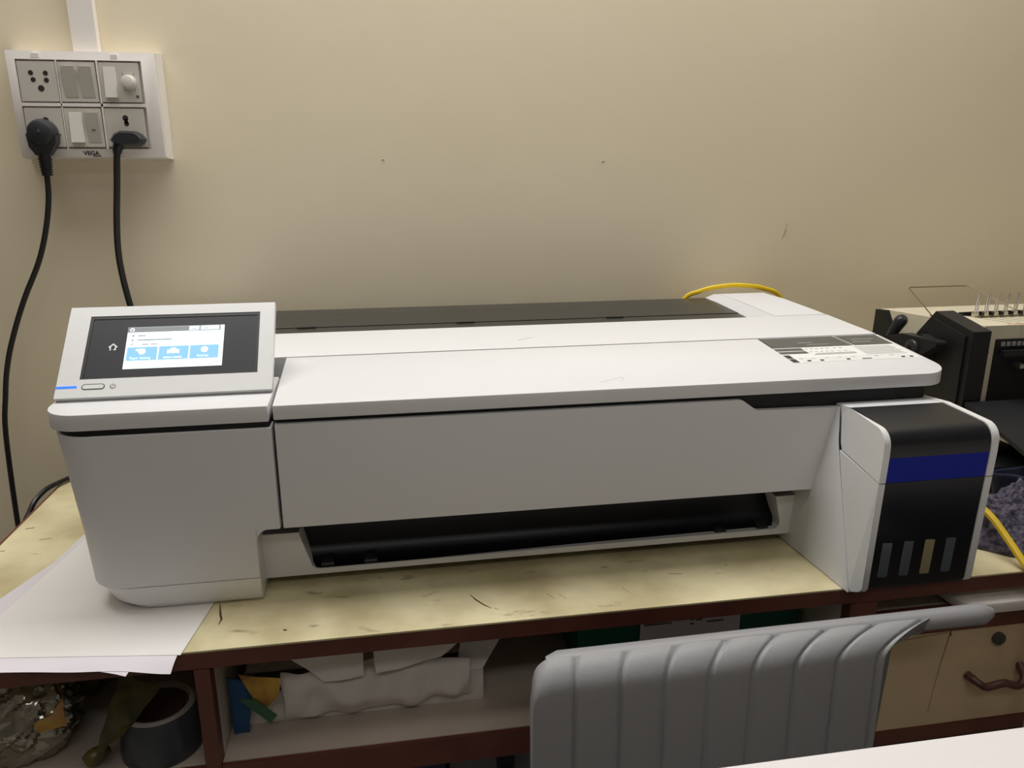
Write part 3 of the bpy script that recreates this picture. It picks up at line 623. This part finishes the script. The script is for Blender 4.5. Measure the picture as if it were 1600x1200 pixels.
# comb fingers, slots, red lettering, screws, wire
for k in range(14):
    x = 1.236+k*.0172
    g = MB()
    for dx in (0, .0042):
        g.tube([(x+dx, .30, .1955), (x+dx+.001, .2955, .215), (x+dx+.0065, .302, .2335), (x+dx*.6+.0125, .306, .250)], [.0012, .0014, .0012, .0009], 6)
    g.box(x-.0015, x+.0058, .293, .3, .203, .2225, .001, 1)
    part('comb_finger', g, M['chrome'], BM, 'chrome comb finger')
part('comb_slot', MB().box(1.2365, 1.62, .2865, .3138, .187, .191), M['groove'], BM)
part('slot_wall', MB().box(1.2265, 1.62, .3142, .318, .19, zt(.316)+.006), M['mblack'], BM, 'dark strip behind the fingers')
for k in range(14):
    g = MB(); x = 1.239+k*.0172
    p = [(x-.003, .284), (x-.0012, .284), (x-.0012+.001, .225), (x-.003+.001, .225)]
    g.rings([[(a, b, zt(b)-.001) for a, b in p], [(a, b, zt(b)+.0003) for a, b in p]])
    part('guide_slot', g, M['screw'], BM)
bm = text_mesh('OBC', .017, .0002)
xform(bm, Matrix.Translation((1.222, .2085, zt(.21)+.0005)) @ Matrix.Rotation(R(-4), 4, 'X') @ Matrix.Diagonal((1.15, .9, 1, 1)))
part('lettering', bm, M['red'], BM, 'faded red printed lettering', smooth=False)
for p in ((1.187, .325), (1.2, .325), (1.183, .285), (1.181, .235)):
    part('screw', MB().cyl((p[0], p[1], zt(p[1])-.001), (p[0], p[1], zt(p[1])+.0016), .0042, seg=12, bev=.0008), M['screw'], BM)
part('screw', MB().cyl((1.1835, .205, .183), (1.1835, .2, .183), .0035, seg=12), M['screw'], BM)
wp_ = [(1.191, .33, zt(.33)), (1.165, .36, .243), (1.195, .44, .2515), (1.315, .44, .2515), (1.3185, .4385, .2515), (1.36, .40, .232), (1.375, .37, zt(.37))]
part('wire_guide', MB().tube([(1.186, .325, .214), (1.1915, .395, .2475), (1.1935, .3965, .2485), (1.298, .3965, .2485), (1.300, .3955, .248), (1.347, .325, .214)], .0011, 6), M['wire'], BM, 'bent wire paper guide')
# paper table in front
tz = lambda y: .114+(y-.183)*.292
part('paper_table', MB().prism([(.185, tz(.185)), (.185, tz(.185)-.006), (.035, tz(.035)-.006), (.033, tz(.035)-.003), (.035, tz(.035))], 'x', 1.148, 1.60, .001, 1), M['mblack'], BM, 'thin sloping black paper table')
part('table_leg', MB().box(1.30, 1.33, .06, .09, .045, .082).box(1.165, 1.19, .14, .18, .046, .095), M['mblack'], BM)
part('table_bracket', MB().box(1.158, 1.168, .10, .135, .078, .0865, .002), M['rocker'], BM, 'small white bracket')

# dark towel heap and yellow cable
def towel(u, v):
    a = u*2*math.pi; r = v
    rx = .165 if math.cos(a) > 0 else .135; ry = .062
    n1 = noise.noise(Vector((math.cos(a)*1.6, math.sin(a)*1.6, 3.1)))*.22
    rr = r*(1+n1*r)
    x = 1.135+rx*rr*math.cos(a); y = -.002+ry*rr*math.sin(a)
    h = .070*max(0, 1-r**2.4)
    h *= .75+.55*noise.noise(Vector((x*22, y*22, .4)))+.25*noise.noise(Vector((x*60, y*60, 7)))
    h += (.0050*noise.noise(Vector((x*170, y*170, 2))) + .0030*noise.noise(Vector((x*420, y*420, 9))))*min(1, (1-r)*12)
    return (x, y, max(.001, h+.006*(r < 1)))
tw = solo('towel', MB().grid(towel, 300, 130), M['towel'], 'dark grey-purple fluffy towel heaped beside the ink tank', 'towel', (1.135, .018, 0), sharp=180)
def cap(u, v):
    a = u*2*math.pi; pr = [(.010, .030), (.034, .031), (.046, .045), (.050, .066), (.0525, .079), (.0505, .0805), (.047, .070), (.043, .052), (.032, .040), (.0005, .038)]
    k = v*(len(pr)-1); i = min(int(k), len(pr)-2); f = k-i
    r = pr[i][0]*(1-f)+pr[i+1][0]*f; z = pr[i][1]*(1-f)+pr[i+1][1]*f
    r *= 1+.08*math.sin(3*a+1)+.03*math.sin(7*a)
    return (1.148+1.25*r*math.cos(a), .030+r*math.sin(a)*.95, z-.014+.006*math.sin(2*a+.7)-.22*r*math.sin(a)*.4)
solo('cloth_cap', MB().grid(cap, 48, 27), M['navycloth'], 'smooth navy cloth cap lying open on top of the towel', 'cap', (1.148, .048, .03), sharp=180)
solo('yellow_cable', MB().tube(smooth_path([(1.0, .075, .008), (1.022, .05, .040), (1.026, .02, .048), (1.030, -.015, .041), (1.031, -.045, .025), (1.030, -.078, .0062), (1.032, -.092, -.004), (1.04, -.1, -.03), (1.05, -.102, -.2), (1.06, -.10, FZ+.005)], 6), .0042, 8), M['yellow_cable'],
     'yellow cable lying over the towel and hanging off the front right of the worktop', 'cable', (1.03, -.02, 0))

# ------------------------------------------------------------------ contents of the middle shelf
SZ = -.132
def crump(fn0, amp=.004, sc=30, seed=0, nu=18, nv=14, th=.0004):
    def fn(u, v):
        p = Vector(fn0(u, v)); q = p*sc+Vector((seed, 0, 0))
        return p+Vector((noise.noise(q)*amp*.5, noise.noise(q+Vector((5, 0, 0)))*amp, noise.noise(q+Vector((0, 9, 0)))*amp*.6))
    return MB().grid(fn, nu, nv, th)
def quad3(a, b, c, d, bulge=0):
    a, b, c, d = map(Vector, (a, b, c, d))
    def fn(u, v):
        p = (a*(1-u)+b*u)*(1-v)+(d*(1-u)+c*u)*v; p.y -= bulge*math.sin(math.pi*v); return p
    return fn
bx = thing('white_carton', 'flattened open white carton lying on the middle shelf under papers', 'carton', (.29, .08, SZ))
part('carton_wall', MB().box(.158, .418, -.022, -.020, SZ+.0003, -.094), M['carton'], bx)
part('carton_wall', MB().box(.158, .160, -.0195, .17, SZ+.0003, -.094), M['carton'], bx)
part('carton_wall', MB().box(.416, .418, -.0195, .17, SZ+.0003, -.094), M['carton'], bx)
part('carton_base', MB().box(.1605, .4155, -.0195, .17, SZ+.0003, -.128), M['carton'], bx)
part('carton_flap', crump(quad3((.388, -.021, -.094), (.4175, -.021, -.0935), (.455, .0, -.045), (.40, .0, -.045)), .002, 20, 3), M['carton'], bx, 'curved white flap sticking out at the right')
part('carton_lid', MB().box(.162, .414, .01, .168, -.0915, -.086), M['carton'], bx)
solo('paper_bag', crump(quad3((.205, -.0300, -.1235), (.402, -.0300, -.1185), (.402, -.024, -.073), (.203, -.024, -.068), .007), .010, 34, 1, 48, 24), M['carton'], 'wide crumpled white paper bag hanging over the carton front', 'paper bag', (.3, -.026, SZ))
solo('paper_sheet', crump(quad3((.248, -.0385, -.078), (.290, -.0385, -.073), (.291, -.03, -.0395), (.203, -.03, -.0385), .003), .004, 24, 4), M['paper'], 'folded white sheet at the upper left on the carton', 'paper', (.25, -.034, SZ))
solo('paper_sheet', crump(quad3((.303, -.0380, -.0735), (.372, -.0380, -.0615), (.40, -.03, -.0405), (.300, -.03, -.0405), .003), .004, 26, 8), M['paper'], 'folded white sheet at the upper right on the carton', 'paper', (.34, -.034, SZ))
solo('blue_plastic_bag', crump(quad3((.375, -.03, -.05), (.44, -.02, -.052), (.445, .02, -.047), (.38, .02, -.046)), .003, 40, 2), M['bluebag'], 'blue plastic sheet tucked under the worktop above the white carton', 'plastic bag', (.41, 0, SZ))
solo('blue_card', crump(quad3((.153, -.0345, SZ+.001), (.168, -.0345, SZ+.001), (.176, -.034, -.075), (.152, -.034, -.062)), .003, 30, 6, th=.002), M['bluebag'], 'blue plastic packet standing at the left end of the middle shelf', 'packet', (.16, -.034, SZ))
solo('yellow_packet', crump(quad3((.186, -.039, -.103), (.203, -.041, -.085), (.206, -.039, -.066), (.163, -.038, -.058), .002), .004, 32, 7, th=.0015), M['yellow'], 'yellow and orange packet at the left end of the carton', 'packet', (.18, -.041, SZ))
solo('green_card', crump(quad3((.192, -.044, -.116), (.199, -.044, -.1075), (.178, -.044, -.084), (.163, -.044, -.083)), .0015, 20, 9, th=.001), M['green2'], 'slanted green card strip in front of the yellow packet', 'card', (.18, -.045, SZ))

gf = thing('box_file', 'dark green box file with a white printed label deep in the middle shelf', 'box file', (.675, .1, SZ))
part('file_body', MB().box(.532, .806, .003, .25, SZ+.0003, -.045, .001, 1), M['green'], gf)
lb2 = part('file_label', MB().box(.607, .731, .0012, .0028, -.125, -.047), M['paper2'], gf, 'white printed label')
g = MB()
for x0, x1, z in ((.612, .628, -.068), (.611, .645, -.076), (.65, .67, -.0715), (.668, .695, -.062), (.668, .673, -.069), (.674, .689, -.069), (.668, .673, -.0745), (.675, .683, -.0755), (.668, .6725, -.080), (.688, .71, -.079), (.668, .7, -.0565), (.612, .65, -.0585)):
    g.box(x0, x1, .0008, .0013, z, z+.0022)
part('label_text', g, M['line'], lb2, 'faint grey print')
# lower shelf
nb = thing('navy_carton', 'navy blue carton with a pale lid edge on the lower shelf', 'carton', (.29, .1, -.40))
part('carton_body', MB().box(.2, .372, -.035, .2, -.3997, -.188, .001, 1), M['navybox'], nb)
part('carton_edge', MB().box(.199, .373, -.036, .201, -.1875, -.184, .0008, 1), M['carton'], nb, 'pale lid edge')
gb = thing('grey_carton', 'grey carton standing to the right of the navy carton', 'carton', (.42, .1, -.40))
part('carton_body', MB().box(.378, .50, -.02, .2, -.3997, -.19, .001, 1), M['greybox'], gb)
part('black_clip', MB().box(.432, .452, -.028, -.0205, -.225, -.178, .002, 1).cyl((.442, -.024, -.225), (.442, -.024, -.26), .008, .012, 12), M['black'], gb, 'black clip on the front')

# ------------------------------------------------------------------ contents of the left shelf bay
def blob(ctr, rad, amp, sc, seed, nu=40, nv=24, flat=None):
    c = Vector(ctr)
    def fn(u, v):
        a = u*2*math.pi; b = (v-.5)*math.pi
        d = Vector((math.cos(a)*math.cos(b), math.sin(a)*math.cos(b), math.sin(b)))
        q = d*sc+Vector((seed, seed*.3, 0))
        k = 1+amp*(abs(noise.noise(q))*2-.5)+amp*.5*(abs(noise.noise(q*2.3))*2-.5)
        p = c+Vector((d.x*rad[0], d.y*rad[1], d.z*rad[2]))*k
        p.z = max(p.z, SZ+.0006); return p
    m = MB().grid(fn, nu, nv); bmesh.ops.remove_doubles(m.bm, verts=m.bm.verts, dist=1e-5); return m
fb = thing('foil_packet', 'crumpled silver foil packet with a yellow label on the left shelf', 'packet', (-.055, -.02, SZ))
def foil_fn(u, v):
    c = Vector((-.055, -.022, SZ+.044)); a = u*2*math.pi; b = (v-.5)*math.pi
    d = Vector((math.cos(a)*math.cos(b), math.sin(a)*math.cos(b), math.sin(b)))
    al = d.x*.75+d.z*.65; ac = d.z*.75-d.x*.65
    k = 1.0-.22*abs(noise.noise(Vector((al*1.3, ac*2.2, d.y*2)))) - .15*abs(noise.noise(Vector((al*2.0+4, ac*5.5, d.y*3)))) - .06*abs(noise.noise(Vector((al*4+1, ac*12, d.y*7))))
    p = c+Vector((d.x*.064, d.y*.044, d.z*.056))*k; p.z = max(p.z, SZ+.0006); return p
fm = MB().grid(foil_fn, 110, 70); bmesh.ops.remove_doubles(fm.bm, verts=fm.bm.verts, dist=1e-5)
part('foil_wrap', fm, M['foil'], fb, sharp=25)
part('yellow_label', crump(quad3((-.022, -.058, -.086), (.002, -.052, -.086), (-.006, -.030, -.060), (-.030, -.040, -.062), .004), .002, 40, 3), M['yellow'], fb, 'yellow printed label')
solo('olive_packet', blob((-.035, .068, SZ+.045), (.045, .030, .05), .15, 2, 5), M['olive'], 'dark olive plastic packet behind the foil packet', 'packet', (-.035, .055, SZ))
solo('blue_plastic_bag', blob((-.105, .058, SZ+.045), (.022, .03, .055), .2, 2, 9), M['bluebag'], 'dark blue plastic bag in the far left of the left shelf', 'plastic bag', (-.105, .04, SZ))
tp = thing('tape_roll', 'large tape roll with a pale rim standing on the left shelf', 'tape roll', (.077, -.01, SZ))
tc_ = (.0830, -.036, SZ+.0005)
part('roll', MB().lathe([(.0275, .0), (.0395, .0), (.0400, .006), (.0368, .046), (.0358, .0475), (.0335, .0445), (.0275, .040)], tc_, (0, 0, 1), 48), M['tape_side'], tp)
part('roll_rim', MB().lathe([(.0310, .0445), (.0358, .0480), (.0330, .0505), (.0298, .0495), (.0285, .0455)], tc_, (0, 0, 1), 48), M['tape_rim'], tp, 'pale rim')
part('roll_core', MB().lathe([(.0274, .002), (.0274, .045), (.0262, .045), (.0262, .002)], tc_, (0, 0, 1), 48).cyl((tc_[0], tc_[1], SZ+.003), (tc_[0], tc_[1], SZ+.006), .026), M['tape_in'], tp, 'dark brown hollow core')
solo('plastic_film', crump(quad3((.030, -.072, -.118), (.056, -.074, -.088), (.090, -.045, -.060), (.046, -.020, -.048), .004), .007, 45, 5, 24, 18), M['film'], 'crumpled olive plastic film draped over the tape roll', 'plastic film', (.05, -.02, SZ))
solo('green_tube', MB().tube(smooth_path([(.0185, -.062, SZ+.009), (.026, -.058, SZ+.013), (.036, -.05, SZ+.012)], 3), [.007, .0075, .008, .008, .0075, .006, .004], 12), M['olive'], 'short olive tube end lying before the tape roll', 'tube', (.026, -.06, SZ))

solo('paper_tray', MB().plate(rpoly([(.955, .12, .002), (.955, -.088, .018), (1.45, -.088, .01), (1.45, .12, .002)], 6), -.031, -.0452, .003), M['carton'], 'pale plastic tray poking out of the gap above the drawer', 'tray', (1.2, 0, -.046))

# ------------------------------------------------------------------ grey chair and white desk in front
CH = thing('office_chair', 'grey ribbed leatherette chair with its back to the worktop', 'chair', (.61, -.42, FZ))
CX0, CXW, CY = .441, .338, -.19
def back_front(u, v, off=0):
    flare = .004+.062*u**1.4
    if v <= .75:
        t_ = v/.75; z = -.36+t_*.352; y = CY-.012+.012*t_; x = CX0+u*CXW*(.985+.015*t_); k = 0; dy, dz = -1, 0
    else:
        ang = (v-.75)/.25*R(86); rr = .024
        z = -.008+rr*math.sin(ang); y = CY+rr*(1-math.cos(ang)); x = CX0+u*CXW; k = (1-math.cos(ang)); dy, dz = -math.cos(ang), math.sin(ang)
    x += flare*k
    cr = max(0, 1-u/.06); z -= .02*(1-math.sqrt(max(0, 1-cr*cr)))*(max(0, v-.4)/.6)
    ph = (u*8.05+.1) % 1; dd = min(ph, 1-ph); g = .0030*math.exp(-(dd/.045)**2) - .0012*math.sin(math.pi*ph) + off
    return Vector((x, y-dy*g, z-dz*g))
mb = MB(); NU, NV = 160, 30
fr_ = [[back_front(i/NU, j/NV) for j in range(NV+1)] for i in range(NU+1)]; bk_ = [[back_front(i/NU, j/NV, .014) for j in range(NV+1)] for i in range(NU+1)]
mb.rings([fr_[i] + bk_[i][::-1] for i in range(NU+1)])
part('backrest', mb, M['chair'], CH, sharp=70)
rg = []
for i in range(41):
    u = i/40; x = CX0+.018+u*.458; y = CY+.031; z = .0080+.0005*u
    h = (.0065+.0045*u)*(1 if i not in (0, 40) else .5); wd = .010*(1 if i not in (0, 40) else .4)
    rg.append([(x, y+wd*math.cos(a), z+h*math.sin(a)) for a in [2*math.pi*k/14 for k in range(14)]])
mb = MB(); mb.rings(rg); part('top_rail', mb, M['chair_rail'], CH, 'rolled grey top edge reaching to the right')
part('seat', MB().plate(rpoly([(.41, -.66, .05), (.81, -.66, .05), (.81, -.20, .03), (.41, -.20, .03)], 6), -.31, -.37, .02), M['chair'], CH)
part('back_bracket', MB().box(.56, .66, -.168, -.155, -.40, -.1), M['frame_dark'], CH)
part('column', MB().cyl((.61, -.42, -.70), (.61, -.42, -.371), .025, seg=20), M['frame_dark'], CH)
for k in range(5):
    a = R(72*k+20); part('leg', MB().tube([(.61, -.42, -.69), (.61+.25*math.cos(a), -.42+.25*math.sin(a), -.72)], [.02, .014], 10).cyl((.61+.25*math.cos(a)-.012, -.42+.25*math.sin(a), -.735), (.61+.25*math.cos(a)+.012, -.42+.25*math.sin(a), -.735), .0245, seg=16), M['frame_dark'], CH)

DK = thing('white_desk', 'white desk top reaching into the lower right corner of the view', 'desk', (.95, -.65, FZ))
part('desk_top', MB().box(.2, 1.7, -1.0, -.3005, -.025, 0, .003, 3), M['desk_white'], DK)
for x in (.22, 1.64):
    for y in (-.98, -.36): part('leg', MB().box(x, x+.04, y, y+.04, FZ, -.0255), M['frame_dark'], DK)

for o in S.objects:
    if o.name.split('.')[0] in ('label_icon', 'screen_text', 'label_hatching', 'label_text', 'label_block', 'dial_mark', 'button_icon', 'pencil_line', 'lettering', 'button_text'): o['kind'] = 'stuff'
# ------------------------------------------------------------------ lift everything from table-top zero to the floor
for o in S.objects:
    if o.parent is None and o.type not in ('CAMERA', 'LIGHT'): o.location.z += TZ
